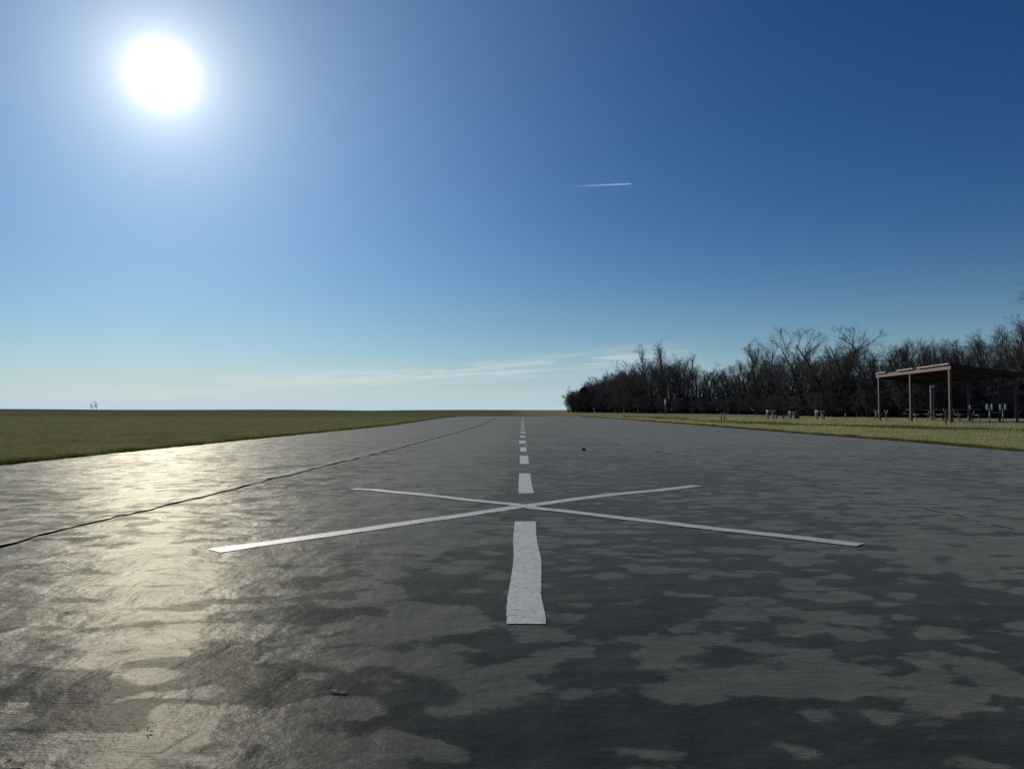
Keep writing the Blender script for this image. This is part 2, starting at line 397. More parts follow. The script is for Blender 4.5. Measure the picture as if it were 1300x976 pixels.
rows1 = [(643, 693.5, 793), (643.2, 691, 780), (643.5, 689, 767), (645, 686.5, 756), (647.5, 686.5, 742), (650, 687, 726), (652, 687, 711), (652.3, 684.5, 700), (651.3, 682, 690), (652, 680.5, 677), (653.5, 680.3, 662)]
strip('centre_stripe', *two(rows1, None, 0.018), mw)
rows2 = [(658.3, 677.8, 626.5), (658.3, 675.5, 618), (658.5, 674.3, 610), (659.2, 673.3, 601)]
strip('centre_stripe', *two(rows2, None, 0.03), mw)
for (a, b_, v1, c_, d_, v2) in ((659.8, 671.6, 589, 660, 670.3, 578.5), (660.3, 668.8, 573.5, 660.7, 668.3, 567.5)):
    strip('centre_stripe', *two([(a, b_, v1), (c_, d_, v2)], None, 0.1), mw)
# farther dashes continue on the same period
yd = P(650, 567.5)[1] + 1.65
dirx = (664 - 650) / F
while yd < 84:
    ln = 1.75 if yd < 30 else 1.9
    x1 = dirx * yd; hw = 0.078
    strip('centre_stripe', [(x1 - hw, yd + i * 0.2) for i in range(int(ln / 0.2) + 1)], [(x1 + hw, yd + i * 0.2) for i in range(int(ln / 0.2) + 1)], mw, 0.005, 2)
    yd += 3.75
def band_line(name, pts, w0, mat, lift, step=0.08, wob=0.006, taper=0.0):
    pts = resample([P(*p) for p in pts], step); Lw, Rw = [], []; n = len(pts)
    for i, p in enumerate(pts):
        q0 = pts[max(0, i - 1)]; q1 = pts[min(n - 1, i + 1)]
        tx, ty = q1[0] - q0[0], q1[1] - q0[1]; L = math.hypot(tx, ty); nx_, ny_ = -ty / L, tx / L
        ww = w0 / 2 * (1 - taper * abs(2 * i / n - 1) ** 3)
        o1 = ww + wob * noise.noise((i * 0.35, 1, 0)); o2 = ww + wob * noise.noise((i * 0.35, 5, 0))
        Lw.append((p[0] + nx_ * o1, p[1] + ny_ * o1)); Rw.append((p[0] - nx_ * o2, p[1] - ny_ * o2))
    return strip(name, Lw, Rw, mat, lift, 2)
band_line('cross_marking', [(272, 699.5), (318, 693), (372, 685.5), (430, 677), (500, 666.5), (560, 658.5), (610, 651), (655, 644), (690, 639.5), (735, 633), (780, 627.5), (835, 622.5), (885, 616.5)], 0.125, mw, 0.0028)
band_line('cross_marking', [(448, 621), (475, 622), (520, 627), (560, 631), (605, 636), (650, 640.5), (680, 645.5), (720, 649.5), (780, 657), (850, 665), (930, 674.5), (1010, 683), (1092, 692.5)], 0.115, mw, 0.0045)
# seams: the left one is a raised step with its shade painted dark, the right one is a low ridge
mseam = simple_mat('seam_gap_and_shade', (0.010, 0.011, 0.012), (0.022, 0.022, 0.022), 0.85, 5.0)  # near-black colour standing for the seam gap and the step's shade
sp = [(-60, 711), (0, 695), (40, 685), (100, 667.5), (150, 656), (200, 645.5), (250, 632.5), (300, 621), (340, 610), (380, 600.5), (420, 590), (460, 581), (500, 570.5), (546, 558), (575, 550), (600, 543), (617, 537), (630, 531)]
wsp = []
for i, (u, v) in enumerate(sp): wsp.append((u, v))
ptsw = resample([P(*p) for p in wsp], 0.09)
Lw, Rw = [], []
for i, p in enumerate(ptsw):
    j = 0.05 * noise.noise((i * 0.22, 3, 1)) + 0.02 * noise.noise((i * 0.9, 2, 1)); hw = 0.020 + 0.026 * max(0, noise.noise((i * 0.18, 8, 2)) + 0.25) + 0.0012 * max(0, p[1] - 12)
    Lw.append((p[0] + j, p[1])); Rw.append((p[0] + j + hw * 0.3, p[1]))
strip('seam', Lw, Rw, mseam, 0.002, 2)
mridge = simple_mat('seam_step_shade', (0.008, 0.009, 0.010), (0.018, 0.018, 0.018), 0.95, 12.0, spec=0.05)  # step face coloured near black, its shade painted in
VW = []; VT = []; KT = 6
for i, (b_, a) in enumerate(zip(Lw, Rw)):          # the overlapping sheet ends in a raised step that faces the camera side
    hh = (0.009 + 0.011 * max(-0.4, noise.noise((i * 0.25, 4, 4)) + 0.15 * noise.noise((i * 0.9, 4, 4)))) * (1 if a[1] < 14 else 1 + (a[1] - 14) * 0.02)
    x0, yy = b_; ripple = 0.004 * noise.noise((i * 1.1, 1, 9))
    for oz in (0.0005, hh * 0.5, hh): VW.append((x0 + ripple, yy, zr(x0, yy, oz)))
    for q, f in ((0.0, 1.0), (0.012, 1.12), (0.05, 0.95), (0.11, 0.55), (0.19, 0.18), (0.30, -0.10)):
        x = x0 - q; VT.append((x + (ripple if q == 0 else 0), yy, zr(x, yy, 0.0) + hh * f))
for nm, VV, kk, mm in (('seam_edge', VW, 3, mridge), ('seam_overlap', VT, KT, mr)):
    Fq = [(i * kk + j, i * kk + j + 1, (i + 1) * kk + j + 1, (i + 1) * kk + j) for i in range(len(Lw) - 1) for j in range(kk - 1)]
    link(nm, mesh_np(nm, VV, Fq, mm, True), runway)
def broken_line(name, pts, mat, hw, seed, lift, gap):
    """a worn line left in irregular scraps"""
    pts = resample([P(*p) for p in pts], 0.06); V = []; Fq = []
    for i in range(len(pts) - 1):
        if noise.noise((i * 0.11, seed, 0)) + 0.6 * noise.noise((i * 0.5, seed, 2)) < gap: continue
        b0 = len(V)
        for q in (pts[i], pts[i + 1]):
            ii = i if q is pts[i] else i + 1
            j = 0.05 * noise.noise((ii * 0.2, seed, 1)); h1 = hw * (0.6 + noise.noise((ii * 0.6, seed, 3))); 
            for s_ in (-1, 1):
                x = q[0] + j + s_ * max(0.004, h1); V.append((x, q[1], zr(x, q[1], lift)))
        Fq.append((b0, b0 + 1, b0 + 3, b0 + 2))
    return link(name, mesh_np(name, V, Fq, mat), runway)
broken_line('worn_edge_line', [(733, 545), (752, 551), (770, 557), (795, 565), (830, 571), (870, 578)], mworn, 0.05, 3, 0.010, 0.02)
broken_line('seam', [(880, 583), (960, 597), (1010, 607), (1070, 618), (1130, 634), (1200, 651), (1300, 676)], mseam, 0.014, 6, 0.004, 0.08)

# ------------------------------------------------------------------ grass blades
def grass_mat(name, c1, c2, c3):
    m, t, b, pos = new_mat(name)
    f = t.noise(pos, 1.1, 4, 0.6); f2 = t.noise(pos, 35.0, 2, 0.6)
    cc = t.mix(t.ramp(f, 0.3, 0.7), rgb(*c1), rgb(*c2)); cc = t.mix(t.ramp(f2, 0.5, 0.7, 0.0, 0.7), cc, rgb(*c3))
    cc = t.mix(t.ramp(t.noise(pos, 0.22, 4, 0.65), 0.48, 0.68, 0.0, 0.6), cc, rgb(*c3))
    cc = t.mix(t.ramp(t.noise(t.mapping(pos, loc=(7, 3, 1)), 0.5, 4, 0.65), 0.52, 0.7, 0.0, 0.45), cc, rgb(c1[0] * 0.55, c1[1] * 0.6, c1[2] * 0.55))
    df = t.node('ShaderNodeBsdfDiffuse'); tr = t.node('ShaderNodeBsdfTranslucent'); mx = t.node('ShaderNodeMixShader')
    t.put(df.inputs[0], cc); t.put(tr.inputs[0], cc); mx.inputs[0].default_value = 0.5
    t.l.new(df.outputs[0], mx.inputs[1]); t.l.new(tr.outputs[0], mx.inputs[2])
    t.l.new(mx.outputs[0], t.n['Material Output'].inputs[0]); t.n.remove(b)
    return m
gL = grass_mat('grass_left', (0.140, 0.156, 0.078), (0.230, 0.232, 0.122), (0.26, 0.22, 0.13))
gR = grass_mat('grass_right', (0.27, 0.30, 0.13), (0.38, 0.38, 0.19), (0.46, 0.40, 0.26))
gT = grass_mat('grass_tuft', (0.070, 0.080, 0.026), (0.110, 0.115, 0.040), (0.17, 0.14, 0.07))
gB = grass_mat('brush_twigs', (0.020, 0.019, 0.016), (0.040, 0.034, 0.026), (0.030, 0.036, 0.018))
def blades(name, xy, h, wd, mat, lean=0.35, z0=-0.03):
    n = len(xy); xy = np.asarray(xy); h = np.asarray(h); wd = np.asarray(wd)
    zz = np.array([relief(x, y) for x, y in xy]) + z0
    a = nr.uniform(0, 2 * math.pi, n); la = nr.uniform(0, 2 * math.pi, n); ll = h * lean * nr.uniform(0, 1.6, n)
    dx_ = np.cos(a) * wd / 2; dy_ = np.sin(a) * wd / 2
    p0 = np.stack([xy[:, 0] - dx_, xy[:, 1] - dy_, zz], 1); p1 = np.stack([xy[:, 0] + dx_, xy[:, 1] + dy_, zz], 1)
    p2 = np.stack([xy[:, 0] + np.cos(la) * ll, xy[:, 1] + np.sin(la) * ll, zz + h], 1)
    V = np.stack([p0, p1, p2], 1).reshape(-1, 3); Fc = np.arange(3 * n).reshape(n, 3)
    return tag(link(name, mesh_np(name, V, Fc, mat)), kind='stuff')
def scatter(side, n, dmin, dmax):
    """random points on the lawn, denser near the camera"""
    out_ = []
    while len(out_) < n:
        y = dmin * (dmax / dmin) ** nr.random(20000); 
        if side < 0:
            x0 = np.interp(y, [p[1] for p in Lp], [p[0] for p in Lp]); x = x0 - nr.random(20000) * (0.72 * y + 3 + x0 + 1e-6)
            ok = (x < x0 + 0.03) & (x > -0.72 * y - 3)
        else:
            x0 = np.interp(y, [p[1] for p in Rp], [p[0] for p in Rp]); x = x0 + nr.random(20000) * (0.72 * y + 3 - x0)
            ok = (x > x0 - 0.03) & (x < 0.72 * y + 3)
        out_ += list(zip(x[ok], y[ok]))
    return np.array(out_[:n])
def field(name, side, n, dmin, dmax, mat, h0):
    xy = scatter(side, n, dmin, dmax); dd = np.hypot(xy[:, 0], xy[:, 1])
    patch_ = np.array([noise.noise((x * 0.5, y * 0.25, 3)) for x, y in xy])
    h = h0 * nr.uniform(0.6, 1.25, n) * (1 + 0.35 * patch_) + 0.03; wd = np.maximum(0.004, dd * 0.0006) * nr.uniform(0.7, 1.4, n)
    tag(blades(name, xy, h, wd, mat), 'short mown grass ' + ('left' if side < 0 else 'right') + ' of the runway', 'grass')
field('grass', -1, 300000, 7.0, 85, gL, 0.042)
field('grass', 1, 280000, 9.0, 80, gR, 0.042)
# ragged fringe hanging over the runway edges
xy = []; hh = []; ww = []
for pts, s in ((Lp, -1), (Rp, 1)):
    for i in range(26000):
        y = 6.5 * (90 / 6.5) ** rng.random(); x = edge(pts, y, s) + s * abs(rng.gauss(0.0, 0.12)) - s * (0.02 + 0.10 * max(0, noise.noise((y * 2.3, s * 9, 1))))
        cl_ = 0.6 + 0.9 * max(0, noise.noise((y * 1.1, s * 3, 0)) + 0.3)
        xy.append((x, y)); hh.append((0.05 + 0.03 * rng.random()) * cl_ + 0.03); ww.append(max(0.006, y * 0.0009))
tag(blades('grass_fringe', xy, hh, ww, gT, 0.6), 'longer grass hanging over the runway edge', 'grass')
# dark unmown tufts along the old rut on the right lawn
xy = []; hh = []; ww = []
rut = [P(760, 527.5), P(845, 531), P(905, 534.6), P(955, 537), P(1015, 540), P(1115, 541.8), P(1180, 545), P(1225, 545.5), P(1300, 547.8), P(1420, 551)]
for i in range(60):
    f = rng.random() * (len(rut) - 1); j = int(f); q = f - j
    cx = rut[j][0] * (1 - q) + rut[j + 1][0] * q; cy = rut[j][1] * (1 - q) + rut[j + 1][1] * q
    L_ = rng.uniform(0.5, 2.4); n = int(90 * L_); tall = rng.uniform(0.05, 0.12)
    for k in range(n):
        xy.append((cx + rng.uniform(-L_, L_) * 0.7, cy + rng.gauss(0, 0.5))); hh.append(tall * rng.uniform(0.6, 1.3) + 0.03); ww.append(cy * 0.0011)
tag(blades('grass_tufts', xy, hh, ww, gT, 0.5), 'dark uncut grass tufts in a line across the right lawn', 'grass')

# ------------------------------------------------------------------ bare trees
bark = simple_mat('bark', (0.035, 0.031, 0.029), (0.075, 0.067, 0.062), 0.9, 3.0, bump=0.5, spec=0.1)
twig_m = simple_mat('twig_bark', (0.135, 0.122, 0.112), (0.255, 0.228, 0.21), 0.85, 1.2, spec=0.1)
leafy = simple_mat('dark_evergreen', (0.025, 0.035, 0.022), (0.05, 0.06, 0.035), 0.8, 1.5, spec=0.15)
def frusta(segs, k):
    """segs array (n,8): p0 p1 r0 r1 -> vertices and quads"""
    S = np.array(segs); n = len(S); p0, p1, r0, r1 = S[:, 0:3], S[:, 3:6], S[:, 6], S[:, 7]
    D = p1 - p0; D /= np.linalg.norm(D, axis=1)[:, None] + 1e-9
    up = np.where(np.abs(D[:, 2:3]) > 0.9, np.array([[1.0, 0, 0]]), np.array([[0, 0, 1.0]]))
    A = np.cross(D, up); A /= np.linalg.norm(A, axis=1)[:, None]; B = np.cross(D, A)
    V = np.zeros((n, 2 * k, 3))
    for j in range(k):
        a = 2 * math.pi * j / k; o = A * math.cos(a) + B * math.sin(a)
        V[:, j] = p0 + o * r0[:, None]; V[:, k + j] = p1 + o * r1[:, None]
    base_ = np.array([(j, (j + 1) % k, k + (j + 1) % k, k + j) for j in range(k)])
    Fc = (np.arange(n)[:, None, None] * 2 * k + base_[None]).reshape(-1, 4)
    return V.reshape(-1, 3), Fc
def grow(seed, stems, h, spread, up, counts, lens, first=0.25, tw=0.007):
    rg = random.Random(seed); big, small = [], []
    def branch(p, D, L, r, lv):
        n = 4 if lv == 0 else (3 if lv < 3 else 2)
        pts = [Vector(p)]; rads = [r]; D = Vector(D).normalized()
        for i in range(n):
            D = (D + Vector((rg.gauss(0, 1), rg.gauss(0, 1), rg.gauss(0, 1))) * (0.10 if lv == 0 else 0.17) + Vector((0, 0, up * (0.4 if lv else 0.2)))).normalized()
            pts.append(pts[-1] + D * (L / n)); rads.append(r * (1 - (i + 1) / n * (0.72 if lv else 0.62)))
        for i in range(n):
            (big if lv < 2 else small).append((*pts[i], *pts[i + 1], max(tw, rads[i]), max(tw * 0.8, rads[i + 1])))
        if lv >= len(counts): return
        for c_ in range(counts[lv]):
            f = (first + (1 - first) * rg.random() ** 0.8) if lv == 0 else (0.2 + 0.8 * rg.random())
            i = min(n - 1, int(f * n)); q = f * n - i; bp = pts[i].lerp(pts[i + 1], q)
            T = (pts[i + 1] - pts[i]).normalized(); a = rg.random() * 6.283
            side_ = T.orthogonal().normalized(); side_ = (side_ * math.cos(a) + T.cross(side_) * math.sin(a))
            sp_ = spread * rg.uniform(0.6, 1.2)
            bl = L * lens[lv] * (1.15 - 0.6 * f) * rg.uniform(0.7, 1.2)
            branch(bp, T * math.cos(sp_) + side_ * math.sin(sp_), bl, rads[i] * (0.55 if lv else 0.5), lv + 1)
    for s_ in range(stems):
        a = 6.283 * s_ / stems + rg.random(); tilt = 0.0 if stems == 1 else rg.uniform(0.08, 0.32)
        hh_ = h * (1 if s_ == 0 else rg.uniform(0.7, 1.0))
        branch((0.15 * math.cos(a) * (stems > 1), 0.15 * math.sin(a) * (stems > 1), -0.05), (math.sin(tilt) * math.cos(a), math.sin(tilt) * math.sin(a), 1), hh_ * 0.8, 0.016 * h * (1.0 if stems == 1 else 0.75), 0)
    vb, fb = frusta(big, 6); vs, fs = frusta(small, 3)
    top = max(vs[:, 2].max(), vb[:, 2].max()); k = h / top; vb *= [k, k, k]; vs *= [k, k, k]
    return mesh_np('trunk', vb, fb, bark, True), mesh_np('crown', vs, fs, twig_m)
H0 = 10.0
KIN = {}
KIN['vase'] = [grow(20 + i, 2 + i % 2, H0, 0.58, 0.18, (9, 6, 5, 3), (0.50, 0.62, 0.62, 0.6), 0.18, 0.005) for i in range(4)]
KIN['tall'] = [grow(40 + i, 1, H0, 0.62, 0.20, (15, 6, 4, 3), (0.40, 0.62, 0.62, 0.6), 0.22, 0.005) for i in range(4)]
KIN['pole'] = [grow(60 + i, 1 + i % 2, H0, 0.50, 0.30, (12, 5, 4, 3), (0.36, 0.65, 0.65, 0.6), 0.26, 0.005) for i in range(3)]
KIN['bushy'] = [grow(80 + i, 5, H0, 0.55, 0.25, (7, 6, 5, 3), (0.5, 0.62, 0.6, 0.6), 0.08, 0.010) for i in range(3)]
KIN['oak'] = [grow(95 + i, 1, H0, 0.75, 0.12, (16, 8, 7, 4), (0.6, 0.62, 0.6, 0.6), 0.15, 0.005) for i in range(2)]
def tree(kind, idx, u, vtop, dist, label, group=None, sx=1.0, name='bare_tree', cat='tree'):
    x = U(u, dist); z = relief(x, dist) - 0.03; h = max(1.0, Z(vtop, dist) - z)
    tm, cm = KIN[kind][idx % len(KIN[kind])]; s_ = h / H0
    r = empty(name, (x, dist, z), rng.random() * 6.283); r.scale = (s_ * sx, s_ * sx, s_)
    link('trunk', tm, r); link('crown', cm, r)
    return tag(r, label, cat, group)
# line of the wood edge (photo column -> distance) and its outline (photo column -> top row)
WU = [722, 745, 780, 800, 850, 900, 960, 1020, 1060, 1100, 1200, 1300, 1400, 1520]
WD = [236, 228, 205, 190, 165, 150, 130, 100, 88, 80, 76, 70, 62, 54]
TU = [720, 740, 760, 780, 800, 815, 830, 845, 860, 880, 900, 920, 940, 960, 980, 1000, 1020, 1040, 1065, 1090, 1110, 1130, 1160, 1200, 1235, 1260, 1285, 1300, 1400, 1520]
TV = [500, 489, 481, 474, 466, 456, 446, 446, 450, 456, 462, 466, 458, 450, 446, 438, 434, 440, 432, 444, 440, 436, 434, 436, 430, 424, 416, 408, 400, 395]
def wd_(u): return float(np.interp(u, WU, WD))
def tv_(u): return float(np.interp(u, TU, TV))
prom = [('tall', 0, 822, 434, 4, 'tall bare tree, first above the low bushes at the far end', 1.0),
        ('vase', 0, 846, 431, 2, 'tallest of the slim bare trees behind the thin pale pole', 0.8),
        ('tall', 1, 872, 446, 6, 'bare tree with dense dark crown just right of the slim tall pair', 1.0),
        ('pole', 0, 941, 438, 5, 'spiky upright bare tree rising above the two red stakes', 1.3),
        ('vase', 1, 972, 427, 3, 'bare tree with fanning limbs directly above the small table farthest left', 1.25),
        ('tall', 2, 1000, 422, 0, 'broad bare tree with leaning top above the low bench', 1.25),
        ('vase', 2, 1020, 417, 2, 'bare tree with a knotted top between low bench and lone small table', 1.1),
        ('vase', 3, 1062, 412, 0, 'tallest wide bare tree, leaning right, behind the lone small table', 1.5),
        ('pole', 1, 1092, 428, 3, 'forked upright bare tree just left of the shelter', 1.3),
        ('oak', 0, 1291, 360, -4, 'large spreading bare tree at the right edge of the picture, above the shelter', 1.05),
        ('oak', 1, 1262, 424, -2, 'broad bare tree standing over the right end of the shelter roof', 1.0)]
for (k, i, u, v, dd, lab, sx) in prom: tree(k, i, u, v, wd_(u) + dd, lab, sx=sx)
ZN = [(775, 'low bare tree at the far left tip of the wood', 'low bare trees at the tip of the wood'),
      (812, 'low bare tree just left of the first tall bare trees', 'low bare trees left of the first tall ones'),
      (880, 'slim bare tree in the wood behind the thin pale pole', 'bare trees behind the pale pole'),
      (935, 'thin bare tree behind the two red stakes', 'bare trees behind the red stakes'),
      (990, 'bare tree in the wood behind the farthest left small table', 'bare trees behind the farthest left small table'),
      (1030, 'bare tree in the wood behind the right end of the low bench', 'bare trees behind the low bench'),
      (1075, 'bare tree in the wood behind the lone small table', 'bare trees behind the lone small table'),
      (1110, 'bare tree in the wood between lone small table and shelter', 'bare trees between lone table and shelter'),
      (1160, 'bare tree in the wood behind the left half of the shelter', 'bare trees behind the left half of the shelter'),
      (1210, 'bare tree in the wood behind the near corner post of the shelter', 'bare trees behind the shelter corner'),
      (1260, 'bare tree in the wood behind the grey pipe stand', 'bare trees behind the pipe stand'),
      (1305, 'bare tree in the wood behind the maroon board', 'bare trees behind the maroon board'),
      (9999, 'bare tree in the wood beyond the right edge of the shelter', 'bare trees right of the shelter')]
def zone(u):
    for z_ in ZN:
        if u < z_[0]: return z_[1:]
u = 728.0; row = 0
while u < 1500:
    for rr_ in range(3 if u > 812 else 5):
        uu = u + rng.uniform(-6, 6); dd = wd_(uu) + (2 + rr_ * 7 + rng.uniform(-2, 3)) * (1.0 if uu > 812 else 1.5)
        kind = 'bushy' if uu < 812 else rng.choice(['tall', 'vase', 'tall', 'vase', 'pole'])
        f = rng.choice([1.0, 0.93, 0.85]) if rr_ == 0 else (rng.uniform(0.75, 0.92) if rr_ == 1 else rng.uniform(0.5, 0.68))
        if uu < 812: f = rng.uniform(0.88, 1.12)
        if uu > 1105: f = rng.uniform(0.92, 1.10) if rr_ < 2 else rng.uniform(0.6, 0.9)
        v = 521 - (521 - tv_(uu)) * f
        lab, grp = zone(uu)
        if rr_ == 0: lab = lab.replace(' in the wood', '').replace('bare tree', 'front row bare tree', 1); grp = 'front row ' + grp
        elif uu > 812: lab = lab.replace(' in the wood', '').replace('bare tree', 'half hidden bare tree', 1); grp = 'half hidden ' + grp
        tree(kind, rng.randrange(9), uu, v, dd, lab, grp, sx=rng.uniform(0.8, 1.25))
    u += 900 / wd_(u) if u > 812 else 9.0
# shrubs in front of the trunks, low and twiggy
shrub_t = [grow(120 + i, 9, H0, 0.7, 0.2, (5, 5, 5, 4), (0.5, 0.55, 0.5, 0.5), 0.05, 0.022) for i in range(3)]
KIN['shrub'] = shrub_t
u = 722.0
while u < 1480:
    dd = wd_(u) - 1.5 + rng.uniform(-2, 2); hpx = {True: rng.uniform(18, 26), False: 0}[u < 830] or rng.uniform(2.0, 3.6) / dd * F
    if u < 735: hpx = 14 + (u - 722)
    wh = next(z_ for z_ in ZN if u < z_[0])[1].split(' wood ')[-1] if u > 812 else ('at the thin far left tip of the wood' if u < 775 else 'left of the first tall bare trees')
    lab = ('brownish' if u < 812 else 'dark') + ' bush at the foot of the wood ' + wh if u > 812 else 'brownish twiggy bush ' + wh
    grp = 'bushes ' + wh
    tree('shrub', rng.randrange(3), u, 521 - hpx, dd, lab, grp, sx=rng.uniform(1.1, 1.6), name='shrub', cat='bush')
    u += 1100 / dd if u > 830 else 6.0
# vine-covered dark clumps and a cedar at the far end: crowns of many small leaf faces
def leaf_clump(name, n, fn, size, mat, parent=None, kind=None):
    C = np.array([fn() for _ in range(n)]); a = nr.normal(size=(n, 3)); a /= np.linalg.norm(a, axis=1)[:, None]
    b_ = np.cross(a, nr.normal(size=(n, 3))); b_ /= np.linalg.norm(b_, axis=1)[:, None]; s_ = size * nr.uniform(0.5, 1.4, n)[:, None]
    V = np.stack([C - a * s_, C - b_ * s_ * 0.6, C + a * s_, C + b_ * s_ * 0.6], 1).reshape(-1, 3)
    o = link(name, mesh_np(name, V, np.arange(4 * n).reshape(n, 4), mat), parent)
    if kind: o['kind'] = kind
    return o
def clumpy(u, vtop, dist, wpx, label, name='evergreen_tree', n=5000):
    x = U(u, dist); h = Z(vtop, dist); r = empty(name, (x, dist, relief(x, dist) - 0.03)); wr = wpx / F * dist / 2
    mb = MB(); mb.tube([(0, 0, -0.05), (0.05, 0, h * 0.5), (0, 0, h * 0.9)], [0.14, 0.09, 0.03], 7); mb.build('trunk', bark, r, True)
    def f():
        z = rng.random() ** 0.8; rad_ = wr * (1 - z ** 2.2) ** 0.6 * (0.55 + 0.45 * rng.random()) * (1 + 0.35 * noise.noise((z * 6, x, 1))); a = rng.random() * 6.283
        lob = 1 + 0.35 * math.sin(a * 3 + z * 9)
        return (rad_ * lob * math.cos(a), rad_ * lob * math.sin(a), 0.1 + z * (h - 0.1))
    leaf_clump('crown', n, f, 0.11 if dist > 150 else 0.08, leafy, r)
    return tag(r, label, 'tree')
clumpy(741, 492, 222, 26, 'small dark rounded evergreen at the far left tip of the wood')
# undergrowth filling the foot of the wood
def uw():
    u_ = rng.uniform(724, 1500); D0 = wd_(u_); y = D0 + 1 + abs(rng.gauss(0, 1)) * 9; x = U(u_, D0) * 1.0 + (y - D0) * 0.25
    hm = (2.6 + 1.6 * noise.noise((x * 0.12, y * 0.12, 3))) * (1.6 if u_ < 830 else 1.25)
    if u_ < 745: hm *= 0.45
    return (x, y, relief(x, y) + hm * rng.random() ** 0.7)
brm = grass_mat('undergrowth_leaves', (0.028, 0.034, 0.026), (0.050, 0.056, 0.036), (0.07, 0.055, 0.04))
o = leaf_clump('undergrowth', 150000, uw, 0.13, brm, None, 'stuff'); tag(o, 'dense dark undergrowth filling the foot of the wood', 'undergrowth')
# twin saplings on the skyline far left
tree('tall', 1, 122.5, 509, 330, 'right and taller of the two tiny bare trees on the far left skyline', sx=1.5)
tree('tall', 2, 117, 511.5, 335, 'left and fainter of the two tiny bare trees on the far left skyline', sx=1.4)

# ------------------------------------------------------------------ open shelter
steel = simple_mat('brown_painted_steel', (0.105, 0.030, 0.022), (0.16, 0.050, 0.036), 0.55, 2.5)
poste = simple_mat('dark_brown_steel', (0.060, 0.024, 0.020), (0.095, 0.040, 0.032), 0.6, 2.5)
glint_m = simple_mat('pale_roof_glint', (0.30, 0.27, 0.25), (0.48, 0.45, 0.42), 0.45, 4.0, metal=0.3)  # pale colour that paints the sun's glint along the roof edge
rust = simple_mat('dark_roof_sheet', (0.016, 0.011, 0.011), (0.030, 0.019, 0.018), 0.6, 2.0, metal=0.2)
wood = simple_mat('weathered_wood', (0.16, 0.14, 0.12), (0.30, 0.27, 0.23), 0.85, 8.0, bump=0.4)
pale_w = simple_mat('pale_weathered_board', (0.30, 0.27, 0.24), (0.46, 0.43, 0.38), 0.85, 8.0)
dwood = simple_mat('dark_wood', (0.05, 0.035, 0.028), (0.10, 0.07, 0.055), 0.85, 8.0)
white = simple_mat('white_plastic', (0.62, 0.64, 0.66), (0.74, 0.75, 0.76), 0.45, 9.0)
alu = simple_mat('grey_metal_pipe', (0.16, 0.17, 0.20), (0.26, 0.27, 0.31), 0.5, 9.0, metal=0.3)
redp = simple_mat('faded_red_paint', (0.22, 0.05, 0.04), (0.34, 0.09, 0.07), 0.6, 5.0)
maroon = simple_mat('maroon_board', (0.075, 0.018, 0.022), (0.12, 0.03, 0.035), 0.7, 3.0)
yB, yA = 45.7, 57.1
B0 = Vector((U(1206.5, yB), yB, 0)); A0 = Vector((U(1116.5, yA), yA, 0)); ax = (A0 - B0).normalized(); nx_ = Vector((ax.y, -ax.x, 0))
LEN = (A0 - B0).length; DEP = 3.65; ZF = Z(462.5, yB); ZR = ZF - 0.55
root = tag(empty('open_shelter', (B0.x, B0.y, 0)), 'open brown steel picnic shelter with mono-pitch roof on six posts', 'shelter')
def W(s_, q, z): return Vector(ax * (s_ * LEN) + nx_ * (q * DEP) + Vector((0, 0, z)))
def zt(q): return ZF + (ZR - ZF) * q
for s_ in (0, 0.5, 1.0):
    for q in (0, 1.0):
        MB().beam(W(s_, q, -0.1), W(s_, q, zt(q) - 0.22), 0.15, 0.15).build('post', poste, root)
    MB().beam(W(s_, 0.024, ZF - 0.30), W(s_, 0.976, ZR - 0.30), 0.09, 0.15).build('rafter', rust, root)
    MB().beam(W(s_, 0.03, ZF - 1.15), W(s_, 0.52, zt(0.52) - 0.36), 0.08, 0.08).build('knee_brace', rust, root)
MB().beam(W(-0.03, -0.02, ZF - 0.16), W(1.03, -0.02, ZF - 0.16), 0.07, 0.27).build('fascia', steel, root)
MB().beam(W(-0.03, 1.02, ZR - 0.13), W(1.03, 1.02, ZR - 0.13), 0.07, 0.20).build('fascia', rust, root)
for s_ in (-0.034, 1.034):
    MB().beam(W(s_, 0.0, ZF - 0.12), W(s_, 1.0, ZR - 0.12), 0.06, 0.17).build('side_trim', rust, root)
for q in (0.2, 0.4, 0.6, 0.8):
    MB().beam(W(-0.025, q, zt(q) - 0.125), W(1.025, q, zt(q) - 0.125), 0.07, 0.12).build('purlin', rust, root)
NP = 12
for i in range(NP):            # roof sheets, ribbed
    a0 = -0.04 + 1.08 * i / NP; a1 = -0.04 + 1.08 * (i + 1) / NP; V = []; prof = []
    for k in range(13):
        f = k / 12; prof.append((a0 + (a1 - a0) * f, 0.03 if k % 3 == 0 else 0.0))
    mb = MB()
    for (sa, hz_) in prof:
        for q in (-0.045, 1.045):
            mb.v.append(W(sa, q, zt(q) + hz_ - 0.03))
    for (sa, hz_) in prof:
        for q in (-0.045, 1.045):
            mb.v.append(W(sa, q, zt(q) + hz_ - 0.045))
    n = len(prof)
    for k in range(n - 1):
        mb.f.append((2 * k, 2 * k + 2, 2 * k + 3, 2 * k + 1)); mb.f.append((2 * n + 2 * k, 2 * n + 2 * k + 1, 2 * n + 2 * k + 3, 2 * n + 2 * k + 2))
        mb.f.append((2 * k, 2 * n + 2 * k, 2 * n + 2 * k + 2, 2 * k + 2)); mb.f.append((2 * k + 1, 2 * k + 3, 2 * n + 2 * k + 3, 2 * n + 2 * k + 1))
    mb.build('roof_sheet', rust, root)
for (a0, a1) in ((-0.03, 0.36), (0.42, 0.66), (0.84, 1.0)):      # pale strips added as painted sun glints on three stretches of the eave
    MB().beam(W(a0, -0.052, ZF + 0.025), W(a1, -0.052, ZF + 0.018), 0.10, 0.065).build('glint_strip', glint_m, root)
